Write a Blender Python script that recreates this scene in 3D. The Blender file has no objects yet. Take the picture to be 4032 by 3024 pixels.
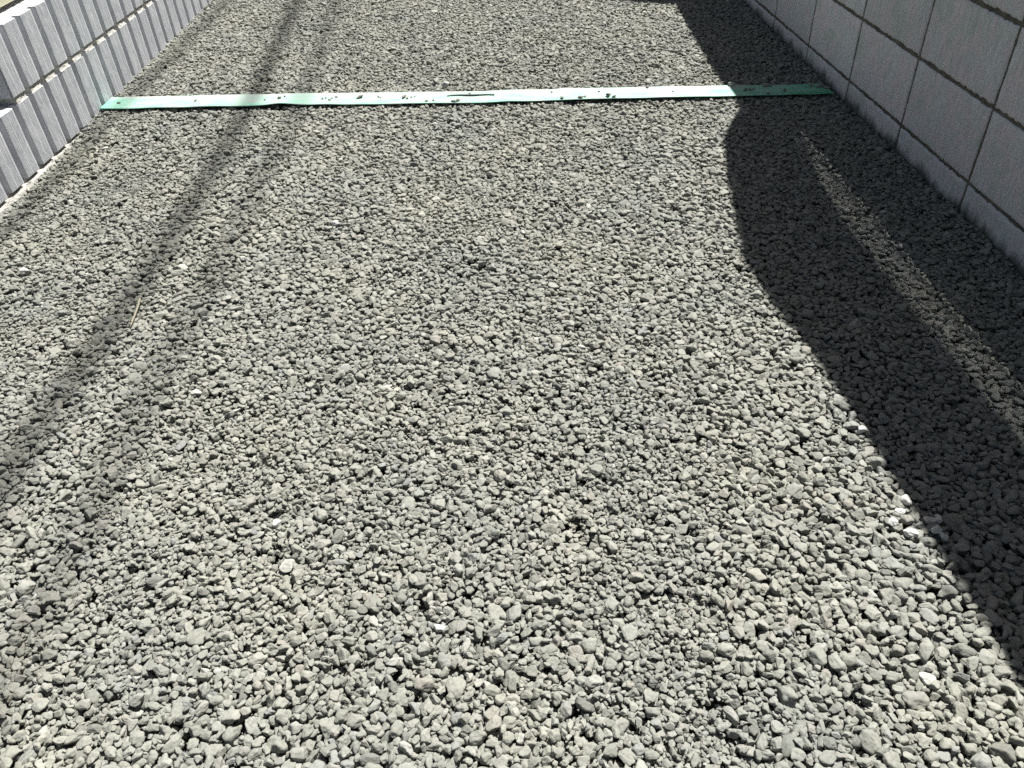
import bpy, math, random
import numpy as np
from mathutils import Matrix, Vector

random.seed(7)
rng = np.random.default_rng(11)
sc = bpy.context.scene
COL = sc.collection

# ------------------------------------------------------------------ camera, sky, sun, exposure
cam_d = bpy.data.cameras.new("camera")
cam = bpy.data.objects.new("camera", cam_d)
COL.objects.link(cam)
cam_d.sensor_fit = 'HORIZONTAL'
cam_d.sensor_width = 36.0
cam_d.lens = 27.763
cam_d.clip_start = 0.05
cam_d.clip_end = 400.0
PITCH, ROLL, YAW = 0.884272651739511, -0.0618163397807859, -0.02016425781420918
R = Matrix.Rotation(YAW, 4, 'Z') @ Matrix.Rotation(PITCH, 4, 'X') @ Matrix.Rotation(ROLL, 4, 'Z')
cam.matrix_world = Matrix.Translation((0, 0, 1.026)) @ R
sc.camera = cam

SUN = Vector((0.35, 0.45, 1.0)).normalized()        # towards the sun
ELEV = math.asin(SUN.z)
AZ = math.atan2(SUN.x, SUN.y)
world = bpy.data.worlds.new("World")
sc.world = world
world.use_nodes = True
wn = world.node_tree.nodes
wl = world.node_tree.links
wn.clear()
wo = wn.new('ShaderNodeOutputWorld')
bg = wn.new('ShaderNodeBackground')
sky = wn.new('ShaderNodeTexSky')
sky.sky_type = 'NISHITA'
sky.sun_disc = False
sky.sun_elevation = ELEV
sky.sun_rotation = AZ
sky.air_density = 1.0
sky.dust_density = 2.0
bg.inputs['Strength'].default_value = 0.033
wb = wn.new('ShaderNodeMix'); wb.data_type = 'RGBA'; wb.blend_type = 'MULTIPLY'
wb.inputs[0].default_value = 1.0
wb.inputs[7].default_value = (1.10, 0.97, 0.82, 1)      # camera white balance set for the shade
wl.new(sky.outputs[0], wb.inputs[6])
wl.new(wb.outputs[2], bg.inputs['Color'])
wl.new(bg.outputs[0], wo.inputs['Surface'])

sun_d = bpy.data.lights.new("sun", 'SUN')
sun_d.energy = 5.0
sun_d.angle = math.radians(0.53)
sun_d.color = (1.0, 0.972, 0.925)
sun = bpy.data.objects.new("sun", sun_d)
COL.objects.link(sun)
sun.rotation_euler = SUN.to_track_quat('Z', 'Y').to_euler()
sun.location = (4, 8, 12)

sc.view_settings.view_transform = 'Standard'
sc.view_settings.look = 'None'
sc.view_settings.gamma = 1.0
sc.view_settings.exposure = 1.22
sc.cycles.use_denoising = False
sc.cycles.max_bounces = 6
sc.cycles.diffuse_bounces = 4

# ------------------------------------------------------------------ helpers
def tag(o, label=None, cat=None, group=None, kind=None):
    if label: o['label'] = label
    if cat: o['category'] = cat
    if group: o['group'] = group
    if kind: o['kind'] = kind
    return o

def empty(name, loc=(0, 0, 0), rz=0.0):
    o = bpy.data.objects.new(name, None)
    o.empty_display_size = 0.1
    o.location = loc
    o.rotation_euler = (0, 0, rz)
    COL.objects.link(o)
    return o

def mesh_obj(name, verts, faces, mat=None, parent=None, smooth=False, link=True):
    me = bpy.data.meshes.new(name)
    me.from_pydata([tuple(map(float, v)) for v in verts], [], faces)
    me.update()
    if smooth:
        me.polygons.foreach_set('use_smooth', [True] * len(me.polygons))
    if mat: me.materials.append(mat)
    o = bpy.data.objects.new(name, me)
    if link: COL.objects.link(o)
    if parent: o.parent = parent
    return o

class MB:
    """collects plain geometry for one mesh"""
    def __init__(s): s.v = []; s.f = []
    def box(s, x0, x1, y0, y1, z0, z1):
        b = len(s.v)
        s.v += [(x0,y0,z0),(x1,y0,z0),(x1,y1,z0),(x0,y1,z0),(x0,y0,z1),(x1,y0,z1),(x1,y1,z1),(x0,y1,z1)]
        s.f += [tuple(b+i for i in q) for q in ((0,3,2,1),(4,5,6,7),(0,1,5,4),(1,2,6,5),(2,3,7,6),(3,0,4,7))]
    def tube(s, pts, r, n=10):
        b = len(s.v)
        P = [Vector(p) for p in pts]
        for i, p in enumerate(P):
            d = (P[min(i+1, len(P)-1)] - P[max(i-1, 0)]).normalized()
            u = d.cross(Vector((0.13, 0.21, 1))).normalized(); w = d.cross(u)
            rr = r[i] if isinstance(r, (list, tuple)) else r
            for k in range(n):
                a = 2*math.pi*k/n
                s.v.append(tuple(p + u*rr*math.cos(a) + w*rr*math.sin(a)))
        for i in range(len(P)-1):
            for k in range(n):
                k2 = (k+1) % n
                s.f.append((b+i*n+k, b+i*n+k2, b+(i+1)*n+k2, b+(i+1)*n+k))
        s.f.append(tuple(b+k for k in range(n))[::-1])
        s.f.append(tuple(b+(len(P)-1)*n+k for k in range(n)))
    def build(s, name, mat, parent=None, smooth=False):
        return mesh_obj(name, s.v, s.f, mat, parent, smooth)

def hash2(ix, iy, seed):
    h = (ix.astype(np.int64)*374761393 + iy.astype(np.int64)*668265263 + seed*1442695041) & 0xffffffff
    h = ((h ^ (h >> 13))*1274126177) & 0xffffffff
    return ((h ^ (h >> 16)) & 0xffff)/65535.0
def vnoise(x, y, seed=0):
    x = np.asarray(x, float); y = np.asarray(y, float)
    ix = np.floor(x); iy = np.floor(y); fx = x-ix; fy = y-iy
    fx = fx*fx*(3-2*fx); fy = fy*fy*(3-2*fy)
    a = hash2(ix, iy, seed); b = hash2(ix+1, iy, seed); c = hash2(ix, iy+1, seed); d = hash2(ix+1, iy+1, seed)
    return (a*(1-fx)+b*fx)*(1-fy)+(c*(1-fx)+d*fx)*fy
def fnoise(x, y, seed=0, oct=3):
    t = 0; a = 1; n = 0
    for i in range(oct):
        t = t + a*vnoise(np.asarray(x)*2**i, np.asarray(y)*2**i, seed+i*17); n += a; a *= 0.5
    return t/n

# ------------------------------------------------------------------ materials
def new_mat(name, rough=0.9, spec=0.25):
    m = bpy.data.materials.new(name)
    m.use_nodes = True
    nt = m.node_tree
    p = nt.nodes['Principled BSDF']
    p.inputs['Roughness'].default_value = rough
    p.inputs['Specular IOR Level'].default_value = spec
    return m, nt, p
def N(nt, t, **kw):
    n = nt.nodes.new(t)
    for k, v in kw.items(): setattr(n, k, v)
    return n
def noise(nt, vec, scale, detail=4, rough=0.55, dist=0.0):
    n = N(nt, 'ShaderNodeTexNoise')
    n.inputs['Scale'].default_value = scale
    n.inputs['Detail'].default_value = detail
    n.inputs['Roughness'].default_value = rough
    n.inputs['Distortion'].default_value = dist
    if vec is not None: nt.links.new(vec, n.inputs['Vector'])
    return n.outputs['Fac']
def ramp(nt, fac, stops, interp='LINEAR'):
    r = N(nt, 'ShaderNodeValToRGB')
    r.color_ramp.interpolation = interp
    el = r.color_ramp.elements
    while len(el) < len(stops): el.new(0.5)
    for e, (p, c) in zip(el, stops):
        e.position = p
        e.color = (*c, 1) if len(c) == 3 else c
    nt.links.new(fac, r.inputs['Fac'])
    return r.outputs['Color']
def mix(nt, fac, a, b, mode='MIX'):
    m = N(nt, 'ShaderNodeMix', data_type='RGBA', blend_type=mode)
    for s, v in ((0, fac), (6, a), (7, b)):
        if isinstance(v, (int, float)): m.inputs[s].default_value = v
        elif isinstance(v, tuple): m.inputs[s].default_value = (*v, 1)
        else: nt.links.new(v, m.inputs[s])
    return m.outputs[2]
def math_n(nt, op, a, b=None, clamp=False):
    m = N(nt, 'ShaderNodeMath', operation=op, use_clamp=clamp)
    for s, v in ((0, a), (1, b)):
        if v is None: continue
        if isinstance(v, (int, float)): m.inputs[s].default_value = v
        else: nt.links.new(v, m.inputs[s])
    return m.outputs[0]
def bump(nt, p, h, strength, dist, prev=None):
    b = N(nt, 'ShaderNodeBump')
    b.inputs['Strength'].default_value = strength
    b.inputs['Distance'].default_value = dist
    nt.links.new(h, b.inputs['Height'])
    if prev is not None: nt.links.new(prev, b.inputs['Normal'])
    if p is not None: nt.links.new(b.outputs[0], p.inputs['Normal'])
    return b.outputs[0]
def scaled(nt, vec, s):
    m = N(nt, 'ShaderNodeMapping')
    m.inputs['Scale'].default_value = s
    nt.links.new(vec, m.inputs['Vector'])
    return m.outputs[0]

def stone_material(name, white=False):
    m, nt, p = new_mat(name, 0.85, 0.3)
    tc = N(nt, 'ShaderNodeTexCoord'); geo = N(nt, 'ShaderNodeNewGeometry'); oi = N(nt, 'ShaderNodeObjectInfo')
    if white:
        base = ramp(nt, oi.outputs['Random'], [(0, (0.42, 0.43, 0.43)), (1, (0.52, 0.515, 0.50))])
    else:
        base = ramp(nt, oi.outputs['Random'], [
            (0.00, (0.128, 0.131, 0.122)), (0.10, (0.176, 0.180, 0.164)), (0.35, (0.202, 0.206, 0.187)),
            (0.65, (0.218, 0.222, 0.203)), (0.80, (0.234, 0.238, 0.218)), (0.86, (0.192, 0.200, 0.196)),
            (0.90, (0.216, 0.207, 0.188)), (0.96, (0.250, 0.252, 0.234)), (0.998, (0.270, 0.272, 0.254)),
            (1.00, (0.38, 0.38, 0.365))])
    w = noise(nt, geo.outputs['Position'], 3.2, 4, 0.6)
    patch = ramp(nt, w, [(0.3, (0.88, 0.90, 0.90)), (0.55, (1.0, 1.0, 0.96)), (0.75, (1.07, 1.06, 0.98))])
    base = mix(nt, 1.0, base, patch, 'MULTIPLY')
    # dust film and small stains on every stone
    n1 = noise(nt, scaled(nt, geo.outputs['Position'], (1, 1, 1)), 230, 4, 0.65)
    base = mix(nt, 1.0, base, ramp(nt, n1, [(0.25, (0.70, 0.69, 0.67)), (0.5, (1, 1, 1)), (0.78, (1.16, 1.15, 1.12))]), 'MULTIPLY')
    nt.links.new(base, p.inputs['Base Color'])
    n2 = noise(nt, geo.outputs['Position'], 420, 5, 0.7)
    n3 = noise(nt, geo.outputs['Position'], 130, 3, 0.6)
    b1 = bump(nt, None, n3, 0.6, 0.002)
    bump(nt, p, n2, 0.6, 0.0008, b1)
    return m
M_STONE = stone_material("gravel_stone")
M_WHITE = stone_material("white_stone", True)

def soil_material():
    m, nt, p = new_mat("grit_bed", 0.95, 0.15)
    geo = N(nt, 'ShaderNodeNewGeometry')
    v = N(nt, 'ShaderNodeTexVoronoi'); v.inputs['Scale'].default_value = 85
    nt.links.new(geo.outputs['Position'], v.inputs['Vector'])
    c = ramp(nt, v.outputs['Color'], [(0, (0.09, 0.09, 0.08)), (1, (0.20, 0.20, 0.18))])
    nt.links.new(c, p.inputs['Base Color'])
    inv = math_n(nt, 'SUBTRACT', 1.0, v.outputs['Distance'])
    b = bump(nt, None, inv, 1.0, 0.01)
    bump(nt, p, noise(nt, geo.outputs['Position'], 300, 4), 0.7, 0.002, b)
    return m
M_SOIL = soil_material()

def ribbed_material():
    m, nt, p = new_mat("ribbed_concrete", 0.92, 0.2)
    tc = N(nt, 'ShaderNodeTexCoord')
    o = tc.outputs['Object']
    a = noise(nt, o, 9, 5, 0.6)
    c = ramp(nt, a, [(0.3, (0.43, 0.445, 0.465)), (0.5, (0.48, 0.495, 0.515)), (0.7, (0.53, 0.54, 0.555))])
    g = noise(nt, o, 420, 3, 0.7)
    c = mix(nt, 1.0, c, ramp(nt, g, [(0.3, (0.66, 0.67, 0.69)), (0.5, (1, 1, 1)), (0.72, (1.15, 1.15, 1.15))]), 'MULTIPLY')
    st = noise(nt, scaled(nt, o, (1, 1, 0.06)), 190, 3, 0.6)
    c = mix(nt, 1.0, c, ramp(nt, st, [(0.3, (0.86, 0.86, 0.88)), (0.7, (1.08, 1.08, 1.08))]), 'MULTIPLY')
    w = noise(nt, o, 48, 4, 0.75)
    c = mix(nt, ramp(nt, w, [(0.70, (0, 0, 0)), (0.77, (1, 1, 1))]), c, (0.68, 0.67, 0.65))
    nt.links.new(c, p.inputs['Base Color'])
    b = bump(nt, None, noise(nt, o, 330, 4, 0.7), 0.5, 0.0008)
    bump(nt, p, noise(nt, scaled(nt, o, (1, 1, 0.15)), 160, 3, 0.6), 0.4, 0.0008, b)
    return m
M_RIB = ribbed_material()

def mortar_material(name, c0, c1, sc_=220, bd=0.003):
    m, nt, p = new_mat(name, 0.95, 0.15)
    tc = N(nt, 'ShaderNodeTexCoord')
    o = tc.outputs['Object']
    c = ramp(nt, noise(nt, o, 30, 5, 0.7), [(0.3, c0), (0.7, c1)])
    c = mix(nt, 1.0, c, ramp(nt, noise(nt, o, sc_*1.7, 3, 0.7), [(0.3, (0.6, 0.6, 0.6)), (0.7, (1.25, 1.25, 1.25))]), 'MULTIPLY')
    nt.links.new(c, p.inputs['Base Color'])
    bump(nt, p, noise(nt, o, sc_, 5, 0.7), 1.0, bd)
    return m
M_MORTAR = mortar_material("pale_mortar", (0.40, 0.385, 0.355), (0.58, 0.565, 0.53))
M_RAKED = mortar_material("raked_mortar", (0.08, 0.074, 0.062), (0.20, 0.185, 0.155))

def block_material(base_course=False):
    m, nt, p = new_mat("block_concrete_base" if base_course else "block_concrete", 0.9, 0.2)
    tc = N(nt, 'ShaderNodeTexCoord'); o = tc.outputs['Object']
    at = N(nt, 'ShaderNodeAttribute'); at.attribute_name = 'tint'
    shift = N(nt, 'ShaderNodeVectorMath', operation='ADD')
    sm = N(nt, 'ShaderNodeVectorMath', operation='SCALE'); sm.inputs['Scale'].default_value = 17.0
    nt.links.new(at.outputs['Vector'], sm.inputs[0])
    nt.links.new(o, shift.inputs[0]); nt.links.new(sm.outputs[0], shift.inputs[1])
    v = shift.outputs[0]
    big = noise(nt, v, 7.5, 5, 0.62, 0.5)
    c = ramp(nt, big, [(0.30, (0.46, 0.49, 0.475)), (0.42, (0.55, 0.58, 0.565)), (0.49, (0.65, 0.585, 0.62)), (0.57, (0.56, 0.585, 0.595)), (0.66, (0.64, 0.65, 0.67)), (0.76, (0.64, 0.585, 0.61))])
    c = mix(nt, 1.0, c, ramp(nt, at.outputs['Fac'], [(0, (0.90, 0.91, 0.91)), (1, (1.10, 1.08, 1.08))]), 'MULTIPLY')
    brush = noise(nt, scaled(nt, v, (1, 1, 0.10)), 170, 4, 0.65)
    c = mix(nt, 1.0, c, ramp(nt, brush, [(0.28, (0.78, 0.78, 0.79)), (0.5, (1, 1, 1)), (0.75, (1.17, 1.17, 1.17))]), 'MULTIPLY')
    grit = noise(nt, o, 380, 3, 0.7)
    c = mix(nt, 1.0, c, ramp(nt, grit, [(0.28, (0.80, 0.80, 0.80)), (0.6, (1.04, 1.04, 1.04))]), 'MULTIPLY')
    if base_course:
        # splash-back stain with its own ragged edge just above the gravel
        pos = N(nt, 'ShaderNodeSeparateXYZ'); nt.links.new(o, pos.inputs[0])
        gl = math_n(nt, 'MULTIPLY', math_n(nt, 'SUBTRACT', pos.outputs['Y'], 3.1), 0.0175)
        h = math_n(nt, 'SUBTRACT', pos.outputs['Z'], gl)
        nn = math_n(nt, 'MULTIPLY', math_n(nt, 'SUBTRACT', noise(nt, scaled(nt, o, (1, 1, 0.3)), 14, 4, 0.7), 0.5), 0.10)
        hh = math_n(nt, 'ADD', h, nn)
        st = N(nt, 'ShaderNodeMapRange'); st.clamp = True
        st.inputs['From Min'].default_value = 0.006; st.inputs['From Max'].default_value = 0.034
        st.inputs['To Min'].default_value = 1.0; st.inputs['To Max'].default_value = 0.0
        nt.links.new(hh, st.inputs['Value'])
        c = mix(nt, st.outputs[0], c, (0.12, 0.13, 0.12))
    nt.links.new(c, p.inputs['Base Color'])
    b = bump(nt, None, brush, 0.5, 0.0012)
    bump(nt, p, noise(nt, o, 260, 4, 0.7), 0.6, 0.0011, b)
    return m
M_BLOCK = block_material(False)
M_BASEC = block_material(True)

def strip_material():
    m, nt, p = new_mat("green_plastic", 0.5, 0.4)
    tc = N(nt, 'ShaderNodeTexCoord'); o = tc.outputs['Object']
    pos = N(nt, 'ShaderNodeSeparateXYZ'); nt.links.new(o, pos.inputs[0])
    # object space: x along the strip, y across (0 near edge .. 0.11 far edge)
    streak = noise(nt, scaled(nt, o, (1, 3.5, 1)), 8, 5, 0.65, 0.3)
    fine = noise(nt, scaled(nt, o, (1, 2.2, 1)), 70, 4, 0.7)
    across = math_n(nt, 'MULTIPLY', math_n(nt, 'SUBTRACT', pos.outputs['Y'], 0.05), 1.7)
    e1 = N(nt, 'ShaderNodeMapRange'); e1.clamp = True
    for k, vv in (('From Min', -1.22), ('From Max', -1.42), ('To Min', 0.0), ('To Max', 0.16)): e1.inputs[k].default_value = vv
    nt.links.new(pos.outputs['X'], e1.inputs['Value'])
    e2 = N(nt, 'ShaderNodeMapRange'); e2.clamp = True
    for k, vv in (('From Min', 0.80), ('From Max', 1.24), ('To Min', 0.0), ('To Max', 0.42)): e2.inputs[k].default_value = vv
    nt.links.new(pos.outputs['X'], e2.inputs['Value'])
    f = math_n(nt, 'SUBTRACT', math_n(nt, 'ADD', streak, across), math_n(nt, 'ADD', e1.outputs[0], e2.outputs[0]))
    c = ramp(nt, f, [(0.02, (0.035, 0.30, 0.15)), (0.22, (0.11, 0.40, 0.27)), (0.38, (0.20, 0.42, 0.33)), (0.50, (0.27, 0.39, 0.335)), (0.68, (0.33, 0.37, 0.345))])
    c = mix(nt, ramp(nt, fine, [(0.50, (0, 0, 0)), (0.66, (0.7, 0.7, 0.7))]), c, (0.33, 0.32, 0.30))
    c = mix(nt, ramp(nt, noise(nt, o, 46, 5, 0.8), [(0.66, (0, 0, 0)), (0.74, (0.8, 0.8, 0.8))]), c, (0.30, 0.29, 0.25))
    nt.links.new(c, p.inputs['Base Color'])
    bump(nt, p, noise(nt, o, 60, 4, 0.6), 0.5, 0.003)
    return m
M_STRIP = strip_material()

def flat_mat(name, col, rough=0.8, spec=0.3, nz=60, amt=0.15, metallic=0.0):
    m, nt, p = new_mat(name, rough, spec)
    tc = N(nt, 'ShaderNodeTexCoord'); o = tc.outputs['Object']
    f = noise(nt, o, nz, 5, 0.65)
    lo = tuple(c*(1-amt) for c in col); hi = tuple(min(1, c*(1+amt)) for c in col)
    nt.links.new(ramp(nt, f, [(0.3, lo), (0.7, hi)]), p.inputs['Base Color'])
    p.inputs['Metallic'].default_value = metallic
    bump(nt, p, noise(nt, o, nz*3, 4), 0.4, 0.002)
    return m
M_SLAB = flat_mat("pale_render", (0.70, 0.64, 0.60), nz=14, amt=0.12)
M_EDGE = flat_mat("olive_metal_edging", (0.42, 0.41, 0.29), 0.55, 0.4, 40, 0.1)
M_SCREEN = flat_mat("brown_metal", (0.16, 0.14, 0.125), 0.5, 0.4)
M_CABLE = flat_mat("black_rubber", (0.03, 0.03, 0.03), 0.6)
M_CASTER = flat_mat("caster_render", (0.42, 0.40, 0.37), nz=20)
M_TWIG = flat_mat("dry_straw", (0.27, 0.25, 0.19), nz=200)

# ------------------------------------------------------------------ setting: ground
GY = np.array([-6, 0.4, 1.6, 2.5, 3.1, 3.9, 4.55, 6.0, 14.0])
GZ = np.array([-0.035, -0.022, -0.018, -0.010, 0.000, 0.020, 0.034, 0.062, 0.20])
def ground_z(x, y):
    return np.interp(y, GY, GZ) - 0.016*np.exp(-np.maximum(0, (np.asarray(x)-(-1.6086+0.05697*np.asarray(y)))/0.035)**2)*np.clip((2.95-np.asarray(y))*3, 0, 1) + 0.010*(fnoise(np.asarray(x)*2.3+9, np.asarray(y)*1.9+5, 3, 3)-0.5)

XL0, AL = -1.6086, 0.05697                      # left wall front line x = XL0 + AL*y
XR = 1.2645                                      # right wall front
xs = np.linspace(-12, 12, 241); ys = np.linspace(-6, 14, 201)
X, Y = np.meshgrid(xs, ys)
Z = np.interp(Y, GY, GZ) - 0.030
V = np.stack([X.ravel(), Y.ravel(), Z.ravel()], 1)
nx = len(xs)
F = [(j*nx+i, j*nx+i+1, (j+1)*nx+i+1, (j+1)*nx+i) for j in range(len(ys)-1) for i in range(nx-1)]
g = mesh_obj("ground", V, F, M_SOIL, smooth=True)
tag(g, kind='structure')
far = mesh_obj("terrain", [(-200,-200,-0.5),(200,-200,-0.5),(200,200,-0.5),(-200,200,-0.5)], [(0,1,2,3)], M_SOIL)
tag(far, kind='structure')
# raised bed of soil behind the ribbed wall
mb = MB(); mb.box(-9.0, 0.0, -6.0, 12.0, -0.10, 0.155)
bank = mb.build("ground_bank", M_SOIL); bank.location = (XL0-0.118, 0, 0); bank.rotation_euler = (0, 0, -math.atan(AL))
tag(bank, kind='structure')

# ------------------------------------------------------------------ ribbed block wall (left)
PER, RIBW, DEP = 0.10618, 0.0765, 0.024
Y0L = 2.3822
def rib_profile(t0, t1, phase):
    """(t, x) polyline of the fluted face between t0 and t1; x = 0 at the rib crests"""
    pts = []
    k0 = math.floor((t0-phase)/PER)-1; k1 = math.ceil((t1-phase)/PER)+1
    for k in range(k0, k1+1):
        s = phase + k*PER
        pts += [(s-0.0015, -DEP), (s, -DEP+0.002), (s+0.0005, -0.0012), (s+0.0020, 0.0)]
        # crest: 5 flutes, plain band, 4 flutes
        fl = []
        t = s+0.0045
        for i in range(5): fl.append(t); t += 0.0062
        t += 0.0030
        for i in range(5): fl.append(t); t += 0.0062
        for f in fl:
            if f+0.0030 > s+RIBW-0.001: continue
            pts += [(f, 0.0), (f+0.0008, -0.0015), (f+0.0017, -0.0015), (f+0.0025, 0.0)]
        pts += [(s+RIBW-0.0015, 0.0), (s+RIBW, -0.0015), (s+RIBW+0.002, -DEP)]
    out = []
    for a in pts:
        if a[0] < t0 or a[0] > t1: continue
        out.append(a)
    return out
def ribbed_course(name, t0, t1, z0, z1, phase, parent, thick=0.12, seed=1):
    prof = rib_profile(t0, t1, phase)
    tt = np.array([p_[0] for p_ in prof]); xx = np.array([p_[1] for p_ in prof])
    zs = np.concatenate([[z0, z0+0.0015], np.linspace(z0+0.008, z1-0.008, 15), [z1-0.0015, z1]])
    n = len(tt); verts = []
    for zi, z in enumerate(zs):
        wob = (vnoise(tt*180, np.full(n, z*60), seed)-0.5)*0.0010
        wt = (vnoise(np.full(n, z*28), np.floor(tt/PER), seed+3)-0.5)*0.0016
        x = xx+wob
        zz = np.full(n, z)
        if zi in (0, len(zs)-1):
            chip = np.clip(vnoise(tt*130, np.zeros(n), seed+5)-0.45, 0, 1)*0.011
            x = x-0.0012-chip*0.4
            zz = zz + (chip*0.55 if zi == 0 else -chip*0.7)
        verts += list(zip(x, tt+wt, zz))
    F = []
    for j in range(len(zs)-1):
        for i in range(n-1):
            a = j*n+i
            F.append((a, a+1, a+n+1, a+n))
    # back edge, top and bottom, ends
    b = len(verts)
    for i in range(n): verts.append((-thick, tt[i], z0))
    for i in range(n): verts.append((-thick, tt[i], z1))
    L = len(zs)-1
    for i in range(n-1):
        F.append((L*n+i, L*n+i+1, b+n+i+1, b+n+i))
        F.append((i+1, i, b+i, b+i+1))
        F.append((b+i+1, b+i, b+n+i, b+n+i+1))
    F.append(tuple([b, 0] + [j*n for j in range(1, L+1)] + [b+n]))
    F.append(tuple([b+n-1, b+2*n-1] + [j*n+n-1 for j in range(L, -1, -1)]))
    return mesh_obj(name, verts, F, M_RIB, parent)
lw = empty("ribbed_block_wall", (XL0, 0, 0), -math.atan(AL))
tag(lw, "low pale grey block wall with vertical ribs and dark grooves, sunlit, stepped at its end", "wall")
ribbed_course("lower_course", Y0L-4.3, Y0L+46*PER, -0.004, 0.1966, Y0L, lw, seed=1)
UEND = Y0L+1.99*PER
up = ribbed_course("upper_course", UEND, Y0L+46*PER, 0.2168, 0.409, UEND, lw, seed=9)
# the fluted end face of the upper course
ep = []
for i in range(15):
    u = 0.0035+i*0.0075
    ep += [(-u, 0.0), (-u-0.0012, 0.0022), (-u-0.003, 0.0022), (-u-0.0042, 0.0)]
v = []; f = []
for z in (0.2185, 0.4070):
    for (x, dy) in ep: v.append((x, UEND-0.0035+dy, z))
n = len(ep)
for i in range(n-1): f.append((i+1, i, n+i, n+i+1))
b0 = len(v)
for z in (0.2185, 0.4070):
    for (x, dy) in ep: v.append((x, UEND+0.0022, z))
for i in range(n-1):
    f.append((n+i, b0+n+i, b0+n+i+1, n+i+1)); f.append((i, i+1, b0+i+1, b0+i))
mesh_obj("end_face", v, f, M_RIB, lw)
# mortar bed between the courses: rough, fuller on the ribs, hollow at the grooves
def mortar_bed(name, t0, t1, z0, z1, mat, parent, back, amp, seed, phase=None, step=0.003):
    tt = np.arange(t0, t1, step); n = len(tt); v = []; f = []
    rows = [(z0, 0.001), (z0+(z1-z0)*0.22, -0.001), (z0+(z1-z0)*0.55, -0.003), (z0+(z1-z0)*0.85, -0.0055), (z1, -0.009)]
    for ri, (z, dx) in enumerate(rows):
        x = np.full(n, -back+dx) - amp*(fnoise(tt*55, np.full(n, ri*1.7), seed, 3)-0.2)
        if phase is not None:
            u = np.mod(tt-phase, PER)
            groove = (u > RIBW-0.004) | (u < 0.002)
            x = np.where(groove, -DEP-0.006+0*x, x)
        v += list(zip(x, tt, np.full(n, z)))
    for j in range(len(rows)-1):
        for i in range(n-1):
            a = j*n+i; f.append((a, a+1, a+n+1, a+n))
    b = len(v)
    for z in (z0, z1):
        v += [(-0.10, t, z) for t in tt]
    f.append((0, n, 2*n, 3*n, 4*n, b+n, b))
    for i in range(n-1):
        f.append((4*n+i, 4*n+i+1, b+n+i+1, b+n+i))
    return mesh_obj(name, v, f, mat, parent)
mortar_bed("mortar_bed", UEND+0.012, Y0L+45*PER, 0.1950, 0.2180, M_MORTAR, lw, 0.000, 0.006, 4, UEND)
mb = MB(); mb.box(-0.13, -0.012, Y0L-4.3, Y0L+46*PER, -0.12, -0.0042)
ft = mb.build("footing", M_MORTAR, lw)
mortar_bed("footing_edge", Y0L-4.3, Y0L+6*PER, -0.060, -0.0145, M_MORTAR, lw, -0.007, 0.009, 14)

# pale slab with metal edging behind the upper course
sl = empty("terrace_slab", (XL0, 0, 0.40), -math.atan(AL))
tag(sl, "pale rendered slab with olive metal edging behind the top of the ribbed wall", "slab")
mb = MB(); mb.box(-2.2, -0.086, 2.45, 8.0, 0.030, 0.052); mb.box(-2.2, -0.125, 2.55, 8.0, -0.12, 0.030)
mb.build("slab_top", M_SLAB, sl)
mb = MB(); mb.box(-0.086, -0.073, 2.448, 8.0, 0.026, 0.0545)
mb.build("edging", M_EDGE, sl)

# ------------------------------------------------------------------ concrete block wall (right)
rw = empty("concrete_block_wall", (0, 0, 0))
tag(rw, "tall shaded grey concrete block wall with dark raked joints beside the gravel", "wall")
Y0R, BW, BH, Z1 = 3.4681, 0.4, 0.1964, 0.0613
def block_course(name, z0, z1, ks, mat, parent, jh=0.0048, jv=0.0050):
    verts = []; F = []; tint = []
    for k in ks:
        y0 = Y0R-(k+1)*BW+jv; y1 = Y0R-k*BW-jv
        ya = np.linspace(y0, y1, 81); za = np.linspace(z0+jh, z1-jh, max(6, int((z1-z0)/0.005)))
        ny, nz = len(ya), len(za)
        Yg, Zg = np.meshgrid(ya, za)
        e = np.minimum.reduce([Yg-y0, y1-Yg, Zg-za[0], za[-1]-Zg])
        # ragged arris
        q = k*13.7+z0*91
        dz = np.zeros_like(Zg); dy = np.zeros_like(Yg)
        rough = fnoise(ya*70+q, ya*0+z0*7, 5, 3)-0.45
        dz[0] += np.clip(rough, -0.1, 1)*0.010
        dz[-1] -= np.clip(fnoise(ya*70+q, ya*0+z0*7+30, 8, 3)-0.5, -0.1, 1)*0.009
        dy[:, 0] += np.clip(fnoise(za*60, za*0+q, 6, 3)-0.5, -0.1, 1)*0.006
        dy[:, -1] -= np.clip(fnoise(za*60, za*0+q+4, 7, 3)-0.5, -0.1, 1)*0.006
        Xg = XR + np.where(e < 1e-6, 0.0022, np.where(e < 0.0055, 0.0004, 0.0))
        Xg = Xg + (fnoise(Yg*9+q, Zg*9, 21, 2)-0.5)*0.0012
        b = len(verts)
        verts += list(zip(Xg.ravel(), (Yg+dy).ravel(), (Zg+dz).ravel()))
        for j in range(nz-1):
            for i in range(ny-1):
                a = b+j*ny+i
                F.append((a, a+ny, a+ny+1, a+1))
        # returns into the joint
        loop = [j_*ny for j_ in range(nz)] + [(nz-1)*ny+i for i in range(1, ny)] + [j_*ny+ny-1 for j_ in range(nz-2, -1, -1)] + [i for i in range(ny-2, 0, -1)]
        b2 = len(verts)
        for li in loop:
            p_ = verts[b+li]; verts.append((XR+0.02, p_[1], p_[2]))
        m_ = len(loop)
        for i in range(m_):
            j = (i+1) % m_
            F.append((b+loop[i], b2+i, b2+j, b+loop[j]))
        t = (hash2(np.array([k]), np.array([int(z0*1000)]), 77)[0])
        tint += [t]*(len(verts)-b)
    o = mesh_obj(name, verts, F, mat, parent, smooth=True)
    at = o.data.attributes.new('tint', 'FLOAT', 'POINT')
    at.data.foreach_set('value', np.array(tint, dtype=np.float32))
    return o
KS = list(range(-11, 12))
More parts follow.
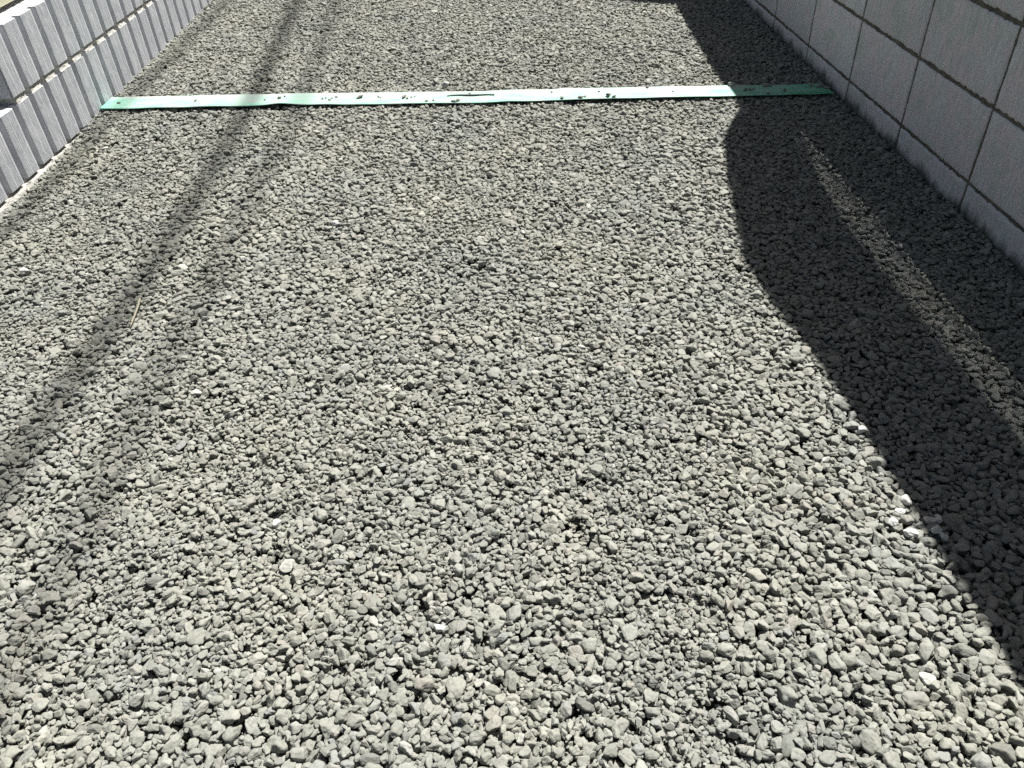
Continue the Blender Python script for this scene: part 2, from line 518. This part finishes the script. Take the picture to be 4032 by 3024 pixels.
block_course("base_course", -0.139, Z1, KS, M_BASEC, rw)
block_course("block_course", Z1, Z1+BH, KS, M_BLOCK, rw, 0.0042)
block_course("block_course", Z1+BH, Z1+2*BH, KS, M_BLOCK, rw, 0.0058)
block_course("block_course", Z1+2*BH, Z1+3*BH, KS, M_BLOCK, rw, 0.0058)
# mortar plane set back in the joints
yy = np.arange(Y0R-12*BW, Y0R+11*BW, 0.006)
zz = np.arange(-0.13, Z1+3*BH-0.004, 0.004)
Yg, Zg = np.meshgrid(yy, zz)
Xg = XR+0.0040+0.0040*(fnoise(Yg*75, Zg*75, 31, 3)-0.5)
ny = len(yy)
V = np.stack([Xg.ravel(), Yg.ravel(), Zg.ravel()], 1)
F = [(j*ny+i, (j+1)*ny+i, (j+1)*ny+i+1, j*ny+i+1) for j in range(len(zz)-1) for i in range(ny-1)]
mesh_obj("mortar", V, F, M_RAKED, rw, smooth=True)
mb = MB(); mb.box(XR+0.021, XR+0.12, Y0R-12*BW, Y0R+11*BW, -0.139, Z1+3*BH-0.0045)
mb.build("block_core", M_MORTAR, rw)

# unseen screen added on the wall: panel top cut to the shadow outline, slats below
XF = XR+0.004
kx = 0.35; ky = 0.45
edge = [(0.700, 0.0), (0.693, 0.555), (0.690, 0.765), (0.686, 0.918), (0.684, 1.117), (0.674, 1.315), (0.652, 1.459), (0.642, 1.60), (0.640, 1.70), (0.668, 1.88), (0.706, 2.075),
        (0.739, 2.247), (0.784, 2.44), (0.834, 2.545), (0.895, 2.662), (0.903, 2.75), (0.906, 3.06), (0.926, 3.62), (0.955, 4.2), (0.97, 4.6)]
prof = []
for (x, y) in edge:
    z = (XF-x)/kx; prof.append((y+ky*z, z))
_p = [(-1.2, prof[0][1])] + prof
prof = []
for (a0, b0_), (a1, b1_) in zip(_p[:-1], _p[1:]):
    k_ = max(1, int((a1-a0)/0.08))
    prof += [(a0+(a1-a0)*i_/k_, b0_+(b1_-b0_)*i_/k_) for i_ in range(k_)]
prof = prof + [_p[-1]] + [(7.8, prof[-1][1]-0.02)]
WT = Z1+3*BH
fz0 = 0.935; ysplit = 2.98
fe = empty("added_shadow_screen", (XR, 2.0, WT))
tag(fe, "unseen brown screen added on the block wall to shape the shadow outline", "shadow_screen")
T = 0.012
v = []; f = []
for (y, z) in prof:
    zb = float(np.interp(y, [2.3, 2.55, 2.80], [fz0, fz0-0.10, WT+0.004]))
    v += [(XF-XR, y-2.0, zb-WT), (XF-XR, y-2.0, z-WT), (XF-XR+T, y-2.0, zb-WT), (XF-XR+T, y-2.0, z-WT)]
for i in range(len(prof)-1):
    a = 4*i; b = a+4
    f += [(a, a+1, b+1, b), (a+2, b+2, b+3, a+3), (a+1, a+3, b+3, b+1), (a, b, b+2, a+2)]
f += [(0, 2, 3, 1), (4*len(prof)-4, 4*len(prof)-3, 4*len(prof)-1, 4*len(prof)-2)]
mesh_obj("screen_panel", v, f, M_SCREEN, fe)
mb = MB()
zc = WT+0.006; i = 0
while zc < fz0-0.004:
    u = (zc-WT)/(fz0-WT)                    # thin gaps between the slats, widest in the middle
    gap = 0.0030+0.0017*math.sin(math.pi*min(1, max(0, u*1.02)))
    hgt = 0.009
    mb.box(XF-XR, XF-XR+0.0010, -3.2, ysplit+0.2-2.0, zc-WT, min(zc+hgt, fz0)-WT)
    zc += hgt+gap; i += 1
mb.build("screen_light_slats", M_SCREEN, fe)  # added slats leak the dim band of light into the shade
for yp in (-1.1, 0.5, 3.1, 5.2, 7.0):
    mb = MB(); mb.box(0.02, 0.06, yp-2.0-0.02, yp-2.0+0.02, 0.001, max(0.05, min(0.9, float(np.interp(yp+0.1, [q_[0] for q_ in prof], [q_[1] for q_ in prof]))-WT-0.05)))
    mb.build("screen_post", M_SCREEN, fe)

# unseen block across the far end, added for the shadow it casts
hh = 3.2
hs = empty("added_shadow_caster", (2.4, 7.6, 0.1))
tag(hs, "unseen block added beyond the driveway to cast the straight shadow at the top", "added_shadow_caster")
pA = (4.2+kx*hh, 3.87+ky*hh); pB = (0.97+kx*hh, 3.90+ky*hh); pC = (-0.10+kx*hh, 4.38+ky*hh); 
base_pts = [pA, (pA[0], 12.0), (pC[0], 12.0), pC, pB]
n_ = len(base_pts)
vv = [(x-2.4, y-7.6, z) for z in (-0.2, hh-0.1) for x, y in base_pts]
mesh_obj("shadow_caster_wall", vv, [(i, (i+1) % n_, n_+(i+1) % n_, n_+i) for i in range(n_)]+[tuple(range(n_, 2*n_))], M_CASTER, hs)

# overhead cables running along the driveway, whose soft shadows cross the gravel
def cable(pts, H, r, label):
    o = MB()
    P = [(x+kx*H*(1), y+ky*H, H) for (x, y) in pts]
    o.tube(P, r, 10)
    c = o.build("service_cable", M_CABLE, None, True)
    # origin stays at the world origin so the span keeps its place
    tag(c, label, "cable", "cables above the driveway")
    return c
cable([(-0.97, -16), (-0.955, 0.4), (-0.945, 1.2), (-0.925, 1.48), (-0.89, 1.88), (-0.875, 2.33), (-0.86, 3.1), (-0.90, 4.58), (-0.95, 12)], 9.0, 0.024, "thick black overhead cable whose shadow is the darker of the two centre left streaks")
cable([(-0.80, -16), (-0.775, 0.5), (-0.745, 0.9), (-0.742, 1.39), (-0.712, 1.8), (-0.70, 2.3), (-0.665, 2.83), (-0.69, 4.5), (-0.72, 12)], 9.0, 0.0125, "thinner black overhead cable whose shadow is the fainter streak")
cable([(-1.50, -16), (-1.46, 0.5), (-1.43, 1.39), (-1.40, 2.2), (-1.375, 2.83), (-1.34, 3.5), (-1.27, 4.5), (-0.9, 12)], 9.0, 0.018, "black overhead cable whose shadow falls along the foot of the ribbed wall")

# ------------------------------------------------------------------ the green strip
SX = np.array([-1.432, -0.739, 0.014, 0.646, 1.248]); SN = np.array([3.060, 2.966, 2.860, 2.783, 2.709])
FX = np.array([-1.432, -0.759, 0.017, 0.668, 1.248]); SF = np.array([3.178, 3.085, 2.971, 2.890, 2.806])
def strip_near(x): return np.interp(x, SX, SN)
def strip_far(x): return np.interp(x, FX, SF)
def strip_z(x, v_):
    """height of the strip's top; v_ = 0 near edge .. 1 far edge"""
    x = np.asarray(x, float)
    y = strip_near(x)+(strip_far(x)-strip_near(x))*v_
    z = np.interp(y, GY, GZ)+0.0125+0.004*(fnoise(x*3.1, x*0+2, 51, 2)-0.5)+0.004*(fnoise(x*9, v_*1.5+3+0*x, 52, 2)-0.5)
    z = z+0.007*np.exp(-((x+0.74)/0.06)**2)*(1-v_)**2            # lifted near edge
    z = z+0.004*np.exp(-((x-0.01)/0.10)**4)*np.exp(-((v_-0.66)/0.09)**2)
    return z

# ------------------------------------------------------------------ gravel: stones dropped one after another on a height grid
CELL = 0.002
GX0, GX1, GY0, GY1 = -1.62, 1.275, 0.22, 5.05
nxg = int((GX1-GX0)/CELL); nyg = int((GY1-GY0)/CELL)
xc = GX0+(np.arange(nxg)+0.5)*CELL; yc = GY0+(np.arange(nyg)+0.5)*CELL
xx_, yy_ = np.meshgrid(xc[::10], yc[::10])
surf = ground_z(xx_, yy_)
base = np.repeat(np.repeat(surf, 10, 0), 10, 1)[:nyg, :nxg]
pad_y, pad_x = nyg-base.shape[0], nxg-base.shape[1]
base = np.pad(base, ((0, max(0, pad_y)), (0, max(0, pad_x))), mode='edge')
# finer and coarser patches
sizef = fnoise(xx_*1.7+3, yy_*1.3+8, 61, 2)
sizef = sizef + 0.34*np.exp(-((yy_-0.45)/0.50)**2)*(1-1.1*np.exp(-((xx_-0.22)/0.16)**2)) + 0.20*np.exp(-((xx_-0.60)/0.2)**2-((yy_-0.9)/0.5)**2)
H = (base-0.020).astype(np.float32)
TARGET = base
kern = {}
def kernel(a, b, h, q):
    key = (a, b, h, q)
    if key in kern: return kern[key]
    r = int(math.ceil(max(a, b)/CELL))
    g_ = np.arange(-r, r+1)*CELL
    gx, gy = np.meshgrid(g_, g_)
    th = q*math.pi/8
    u = (gx*math.cos(th)+gy*math.sin(th))/a; w_ = (-gx*math.sin(th)+gy*math.cos(th))/b
    d = 1-u*u-w_*w_
    k = np.where(d > 0.04, h*np.sqrt(np.maximum(d, 0)), -1.0).astype(np.float32)
    kern[key] = (k, r)
    return kern[key]
stones = []     # x, y, z, a, b, h, yaw
def drop(n, med, sig, lo, hi, tries, y_lo, y_hi, sink=0.22, cap=0.006):
    A = np.clip(med*np.exp(rng.normal(0, sig, n)), lo, hi)
    ybig = rng.uniform(y_lo, y_hi, n)
    xbig = rng.uniform(GX0, GX1, n)
    asp = rng.choice([0.55, 0.70, 0.88], n); fl = rng.choice([0.45, 0.58, 0.72], n)
    Q = rng.integers(0, 8, n)
    jx = rng.uniform(-1, 1, (n, tries)); jy = rng.uniform(-1, 1, (n, tries))
    for i in range(n):
        x, y = xbig[i], ybig[i]
        s = sizef[min(len(surf)-1, int((y-GY0)/CELL/10)), min(surf.shape[1]-1, int((x-GX0)/CELL/10))]
        a = A[i]*(0.72+0.5*s)
        a = max(lo, round(a*2000)/2000); b = round(a*asp[i]*2000)/2000; h = round(a*fl[i]*2000)/2000
        k, r = kernel(a, b, h, int(Q[i]))
        best = None
        for t in range(tries):
            cx = int((x+jx[i, t]*a*1.3-GX0)/CELL); cy = int((y+jy[i, t]*a*1.3-GY0)/CELL)
            if cx-r < 0 or cy-r < 0 or cx+r >= nxg or cy+r >= nyg: continue
            xw = GX0+cx*CELL
            if xw-b*0.75 < XL0+AL*(GY0+cy*CELL)-0.012 or xw+b*0.75 > XR: continue
            w_ = H[cy-r:cy+r+1, cx-r:cx+r+1]
            z = float((w_+k)[k > 0].max())
            if best is None or z < best[0]: best = (z, cx, cy)
        if best is None: continue
        z, cx, cy = best
        zc_ = z-h*sink*1.6
        if zc_ + h*0.5 > TARGET[cy, cx]+cap: continue
        w_ = H[cy-r:cy+r+1, cx-r:cx+r+1]
        m_ = k > 0
        w_[m_] = np.maximum(w_[m_], zc_+k[m_])
        stones.append((GX0+(cx+0.5)*CELL, GY0+(cy+0.5)*CELL, zc_, a, b, h, Q[i]*math.pi/8))
import time as _t
_t0 = _t.time()
drop(30000, 0.0105, 0.20, 0.006, 0.016, 2, GY0, GY1, cap=-0.006)        # lower layer
drop(130000, 0.0072, 0.30, 0.0038, 0.0145, 6, GY0, GY1, cap=0.004)
drop(110000, 0.0052, 0.28, 0.0030, 0.0100, 5, GY0, GY1, cap=0.000)
drop(40000, 0.0034, 0.25, 0.0024, 0.0055, 4, GY0, 2.6, cap=-0.003)
print('stones', len(stones), round(_t.time()-_t0, 1), 's')
S = np.array(stones)
# keep the strip clear: press down stones that would stand through it
sx, sy = S[:, 0], S[:, 1]
inside = (sy > strip_near(sx)+0.003) & (sy < strip_far(sx)-0.005) & (sx > XL0+AL*3.1) & (sx < 1.25)
vv_ = np.clip((sy-strip_near(sx))/(strip_far(sx)-strip_near(sx)), 0, 1)
top = S[:, 2]+S[:, 5]
lim = strip_z(sx, vv_)-0.005
S[:, 2] = np.where(inside & (top > lim), lim-S[:, 5], S[:, 2])
hsurf = H

# copies of the sheet for the ground just outside the picture
outer = []
m_ = (S[:, 1] > 3.2) & (S[:, 1] < 5.0)
for kk in range(1, 3):
    c = S[m_].copy(); c[:, 1] += 1.8*kk; c[:, 2] += np.interp(c[:, 1], GY, GZ)-np.interp(c[:, 1]-1.8*kk, GY, GZ)
    ok = (c[:, 0] > XL0+AL*c[:, 1]+0.005); outer.append(c[ok])
m_ = (S[:, 1] > 0.24) & (S[:, 1] < 1.5)
for kk in range(1, 3):
    c = S[m_].copy(); c[:, 1] -= 1.26*kk; outer.append(c)
S = np.concatenate([S]+outer)

# stone shapes
def ico(sub):
    import bmesh
    bm = bmesh.new(); bmesh.ops.create_icosphere(bm, subdivisions=sub, radius=1.0)
    bm.verts.ensure_lookup_table()
    v = np.array([x.co[:] for x in bm.verts]); f = [tuple(x.index for x in p.verts) for p in bm.faces]
    bm.free(); return v, f
IV, IF = ico(4)
IV /= np.linalg.norm(IV, axis=1)[:, None]
def rock_verts(seed, planes=15, sharp=16.0, knob=1.0):
    r = np.random.default_rng(seed)
    n = r.normal(size=(planes, 3)); n /= np.linalg.norm(n, axis=1)[:, None]
    d = r.uniform(0.58, 1.0, planes)
    dot = IV@n.T
    inv = np.maximum(dot, 0.02)/d
    rad = 1.0/np.power((inv**sharp).sum(1)+(1/1.22)**sharp, 1/sharp)
    # hollows and small knobs
    for _ in range(60):
        c = r.normal(size=3); c /= np.linalg.norm(c)
        w = r.uniform(0.07, 0.30); amp = r.uniform(-0.085, 0.050)*(w/0.25)
        rad *= 1+amp*np.exp(-((IV-c)**2).sum(1)/(2*w*w)*1.0)
    for _ in range(22):
        k_ = r.normal(size=3); k_ *= r.uniform(5, 24)/np.linalg.norm(k_)
        rad *= 1+(0.075/np.linalg.norm(k_)**0.75)*np.sin(IV@k_+r.uniform(0, 6.3))
    return IV*rad[:, None]
proto = bpy.data.collections.new("stone_shapes")
NP = 36
for i in range(NP):
    rv = rock_verts(100+i, planes=random.choice([7, 9, 12]), sharp=random.choice([30, 50, 80]))
    me = bpy.data.meshes.new("stone_shape")
    me.from_pydata([tuple(v_) for v_ in rv], [], IF); me.update()
    me.polygons.foreach_set('use_smooth', [True]*len(me.polygons))
    me.materials.append(M_STONE)
    proto.objects.link(bpy.data.objects.new("stone_shape_%02d" % i, me))

me = bpy.data.meshes.new("gravel")
me.from_pydata([tuple(p_) for p_ in S[:, :3]], [], [])
n = len(S)
rot = np.zeros((n, 3), np.float32)
rot[:, 0] = rng.normal(0, 0.17, n); rot[:, 1] = rng.normal(0, 0.17, n); rot[:, 2] = S[:, 6]+rng.integers(0, 2, n)*math.pi
flip = rng.integers(0, 2, n)*math.pi
rot[:, 0] += flip
rot[:, 2] = np.where(flip > 0, rot[:, 2], rot[:, 2])
scl = (S[:, 3:6]*1.07).astype(np.float32)
for nm, dt, arr in (('s_rot', 'FLOAT_VECTOR', rot), ('s_scl', 'FLOAT_VECTOR', scl)):
    a = me.attributes.new(nm, dt, 'POINT'); a.data.foreach_set('vector', arr.ravel())
a = me.attributes.new('s_idx', 'INT', 'POINT'); a.data.foreach_set('value', rng.integers(0, NP, n).astype(np.int32))
gravel = bpy.data.objects.new("gravel", me); COL.objects.link(gravel)
tag(gravel, "dusty grey green crushed gravel covering the driveway between the two walls", "gravel", kind='stuff')
ng = bpy.data.node_groups.new("gravel_scatter", 'GeometryNodeTree')
ng.interface.new_socket("Geometry", in_out='INPUT', socket_type='NodeSocketGeometry')
ng.interface.new_socket("Geometry", in_out='OUTPUT', socket_type='NodeSocketGeometry')
gi = ng.nodes.new('NodeGroupInput'); go = ng.nodes.new('NodeGroupOutput')
m2p = ng.nodes.new('GeometryNodeMeshToPoints')
iop = ng.nodes.new('GeometryNodeInstanceOnPoints')
ci = ng.nodes.new('GeometryNodeCollectionInfo')
ci.inputs['Collection'].default_value = proto
ci.inputs['Separate Children'].default_value = True
ci.inputs['Reset Children'].default_value = True
def named(nm, dt):
    x = ng.nodes.new('GeometryNodeInputNamedAttribute'); x.data_type = dt; x.inputs['Name'].default_value = nm
    return x.outputs['Attribute']
L = ng.links.new
L(gi.outputs[0], m2p.inputs['Mesh']); L(m2p.outputs[0], iop.inputs['Points'])
L(ci.outputs[0], iop.inputs['Instance'])
iop.inputs['Pick Instance'].default_value = True
L(named('s_idx', 'INT'), iop.inputs['Instance Index'])
L(named('s_rot', 'FLOAT_VECTOR'), iop.inputs['Rotation'])
L(named('s_scl', 'FLOAT_VECTOR'), iop.inputs['Scale'])
L(iop.outputs[0], go.inputs[0])
md = gravel.modifiers.new("scatter", 'NODES'); md.node_group = ng

# the strip's sheet
nu, nv = 420, 15
xsn = np.linspace(0, 1, nu)
v = []; 
for side in (0, 1):
    for j in range(nv):
        w_ = j/(nv-1)
        xl = -1.432+0.006*w_; xr = 1.245-0.010*w_
        x = xl+(xr-xl)*xsn
        y = strip_near(x)+(strip_far(x)-strip_near(x))*w_
        y = y+(0.0030*(fnoise(x*14, x*0+w_*2, 71, 3)-0.5))*(1 if j in (0, nv-1) else 0.3)
        if j == nv-1: y = y-0.009*np.clip(fnoise(x*6, x*0, 73, 2)-0.62, 0, 1)*4*0.3
        z = strip_z(x, w_)-(0.0018 if side else 0)
        v += list(zip(x, y, z))
f = []
for j in range(nv-1):
    for i in range(nu-1):
        a = j*nu+i; f.append((a, a+1, a+nu+1, a+nu))
        b = nu*nv+a; f.append((b+nu, b+nu+1, b+1, b))
for i in range(nu-1):
    a = i; b = nu*nv+i; f.append((b, b+1, a+1, a))
    a = (nv-1)*nu+i; b = nu*nv+a; f.append((a, a+1, b+1, b))
for j in range(nv-1):
    a = j*nu; b = nu*nv+a; f.append((a, a+nu, b+nu, b))
    a = j*nu+nu-1; b = nu*nv+a; f.append((a+nu, a, b, b+nu))
# local frame: x along, y across from the near edge
v = np.array(v)
loc = Vector((0.0, 2.862, 0.0)); ang = math.atan2(2.709-3.060, 1.248+1.432)
ca, sa = math.cos(-ang), math.sin(-ang)
lx = (v[:, 0]-loc.x)*ca-(v[:, 1]-loc.y)*sa; ly = (v[:, 0]-loc.x)*sa+(v[:, 1]-loc.y)*ca
st = empty("plastic_strip", loc, ang)
tag(st, "pale mint green plastic strip lying across the gravel from wall to wall", "plastic strip")
mesh_obj("sheet", np.stack([lx, ly, v[:, 2]], 1), f, M_STRIP, st, smooth=True)
# folded-over flap with a dark slit under it
def local(x, y, z): return ((x-loc.x)*ca-(y-loc.y)*sa, (x-loc.x)*sa+(y-loc.y)*ca, z)
fv = []; fn = 40
for (off, lift) in ((0.062, 0.0032), (0.060, 0.0068), (0.068, 0.0088), (0.085, 0.0070), (0.104, 0.0042), (0.104, 0.0026), (0.07, 0.0050)):
    for i in range(fn):
        u = i/(fn-1); x = -0.115+0.175*u
        e = math.sin(math.pi*min(1, u*1.0))**0.5 if 0 < u < 1 else 0
        y = float(strip_near(x))+off-0.004*(1-e)+0.002*math.sin(u*9)
        vz = float(strip_z(x, min(1, off/0.112)))
        fv.append(local(x, y, vz+0.0006+lift*0.38*(0.35+0.65*e)))
ff = [(r_*fn+i, r_*fn+i+1, ((r_+1) % 7)*fn+i+1, ((r_+1) % 7)*fn+i) for r_ in range(7) for i in range(fn-1)]
ff += [tuple(r_*fn for r_ in range(6, -1, -1)), tuple(r_*fn+fn-1 for r_ in range(7))]
mesh_obj("flap", fv, ff, M_STRIP, st, smooth=True)

# ------------------------------------------------------------------ single stones one can point at
def hfield(x, y, r=0.006):
    cx = int((x-GX0)/CELL); cy = int((y-GY0)/CELL); k = max(1, int(r/CELL))
    w_ = hsurf[max(0, cy-k):cy+k+1, max(0, cx-k):cx+k+1]
    return float(np.percentile(w_, 70)) if w_.size else float(np.interp(y, GY, GZ))
def stone(name, x, y, z, a, b, h, yaw, mat, seed, label, cat, group=None):
    rv = rock_verts(seed, 14, 14)*np.array([a, b, h])
    o = mesh_obj(name, rv, IF, mat, None, smooth=True)
    o.location = (x, y, z); o.rotation_euler = (0.1, -0.08, yaw)
    return tag(o, label, cat, group)
WG = "white stones scattered on the gravel"
whites = [
 (-0.121, 3.075, 0.017, 0.013, 0.012, 0.4, "large bright white stone against the far edge of the green strip"),
 (-0.158, 3.125, 0.016, 0.012, 0.010, 1.2, "pale grey stone just beyond the large white one at the green strip"),
 (0.920, 2.853, 0.012, 0.010, 0.009, 1.5, "round pale stone lying on the green strip at the shadow edge"),
 (0.674, 1.058, 0.0095, 0.0085, 0.007, 0.2, "small white stone alone just inside the shadow of the added screen"),
 (0.680, 0.880, 0.0105, 0.0095, 0.008, 0.9, "pale stone in the shadow at the top of the white cluster by the shadow edge"),
 (0.662, 0.862, 0.0110, 0.0095, 0.008, 2.2, "sunlit white stone at the top left of the cluster by the shadow edge"),
 (0.700, 0.838, 0.0105, 0.0095, 0.008, 1.0, "larger shaded white stone of the close pair in the cluster"),
 (0.7165, 0.837, 0.0085, 0.0080, 0.007, 1.9, "smaller shaded white stone of the close pair in the cluster"),
 (0.699, 0.812, 0.0090, 0.0075, 0.007, 0.3, "flat shaded white stone below the close pair in the cluster"),
 (0.706, 0.797, 0.0080, 0.0070, 0.007, 1.3, "lowest shaded white stone of the cluster by the shadow edge"),
 (0.655, 0.812, 0.0120, 0.0085, 0.007, 2.9, "long bright white stone on the sunny side below the cluster"),
 (0.640, 0.838, 0.0090, 0.0075, 0.006, 0.5, "small bright white stone on the sunny side of the cluster"),
 (-0.407, 0.941, 0.0100, 0.0080, 0.007, 0.8, "white stone in full sun in the lower left of the gravel"),
 (-0.426, 2.032, 0.0120, 0.0090, 0.008, 2.6, "white stone on open gravel midway between strip and camera, left of centre"),
 (-1.236, 1.887, 0.0110, 0.0080, 0.007, 0.1, "white stone near the left edge beyond the cable shadow"),
 (-0.120, 0.705, 0.0095, 0.0075, 0.007, 0.1, "white chip lying near the bottom centre of the gravel"),
]
for i, (x, y, a, b, h, yaw, lab) in enumerate(whites):
    onstrip = "lying on the green strip" in lab
    z = float(strip_z(x, 0.75))+h*0.75 if onstrip else hfield(x, y)+h*0.35
    stone("white_stone", x, y, z, a, b, h, yaw, M_WHITE if i != 1 else M_STONE, 900+i, lab, "stone", WG)
# pebbles on the strip
prn = random.Random(5)
peb = [(-1.375, 0.45, 7), (-1.07, 0.5, 6), (-0.80, 0.42, 6), (-0.745, 0.52, 9), (-0.728, 0.68, 6),
       (-0.58, 0.45, 7), (-0.568, 0.52, 6), (-0.553, 0.36, 8), (-0.545, 0.50, 5), (-0.53, 0.62, 6), (-0.44, 0.50, 10), (-0.37, 0.60, 5), (-0.362, 0.52, 4), (-0.275, 0.50, 10), (-0.262, 0.42, 8), (-0.247, 0.50, 6), (-0.235, 0.56, 5),
       (-0.19, 0.15, 8), (-0.165, 0.22, 7), (-0.09, 0.10, 12), (-0.075, 0.16, 9), (-0.03, 0.62, 7), (0.27, 0.65, 7), (0.30, 0.12, 8), (0.365, 0.10, 9), (0.385, 0.20, 8), (0.44, 0.62, 6), (0.465, 0.16, 11), (0.475, 0.30, 7), (0.485, 0.08, 8),
       (0.62, 0.92, 9), (0.70, 0.50, 6), (0.955, 0.52, 9), (0.972, 0.55, 10), (0.985, 0.60, 7), (1.035, 0.90, 11), (1.052, 0.86, 10), (1.045, 0.97, 9), (1.02, 0.08, 7), (1.085, 0.35, 9), (1.19, 0.80, 9), (1.21, 0.66, 9), (1.222, 0.80, 10), (1.232, 0.55, 8), (1.228, 0.70, 7)]
order = sorted(range(len(peb)), key=lambda q_: peb[q_][0])
rank = {}
for cls in (True, False):
    for k_, q_ in enumerate([q_ for q_ in order if (peb[q_][2] >= 9) == cls]): rank[q_] = k_+1
def ordinal(k_): return "%d%s" % (k_, "th" if 10 <= k_ % 100 <= 20 else {1: "st", 2: "nd", 3: "rd"}.get(k_ % 10, "th"))
for i, (x, w_, s) in enumerate(peb):
    s *= 0.00078*prn.uniform(0.7, 1.15)
    y = float(strip_near(x)+(strip_far(x)-strip_near(x))*w_)
    z = float(strip_z(x, w_))+s*0.55
    stone("pebble", x, y, z, s*prn.uniform(1.1, 1.6), s*0.9, s*prn.uniform(0.5, 0.8), i*1.3, M_STONE, 1200+i % 12, "%s %s pebble from the left wall among those lying on the green strip" % (ordinal(rank[i]), "larger" if peb[i][2] >= 9 else "small"), "pebble", "pebbles lying on the green strip")

# dry stalk lying on the gravel
o = MB()
p0 = (-0.880, 1.715); p1 = (-0.865, 1.590); pts = []
zb = max(hfield(p0[0], p0[1], 0.02), hfield(p1[0], p1[1], 0.02), hfield(-0.872, 1.65, 0.02))+0.004
for i in range(9):
    u = i/8
    pts.append((p0[0]+(p1[0]-p0[0])*u+0.003*math.sin(u*3), p0[1]+(p1[1]-p0[1])*u, zb+0.003*math.sin(u*2.5)))
o.tube(pts, [0.0028, 0.0030, 0.0028, 0.0026, 0.0024, 0.0022, 0.0020, 0.0018, 0.0012], 7)
tw = o.build("dry_stalk", M_TWIG, None, True)
tag(tw, "short straw coloured dry stalk lying on the gravel beside the dark streak", "stalk")
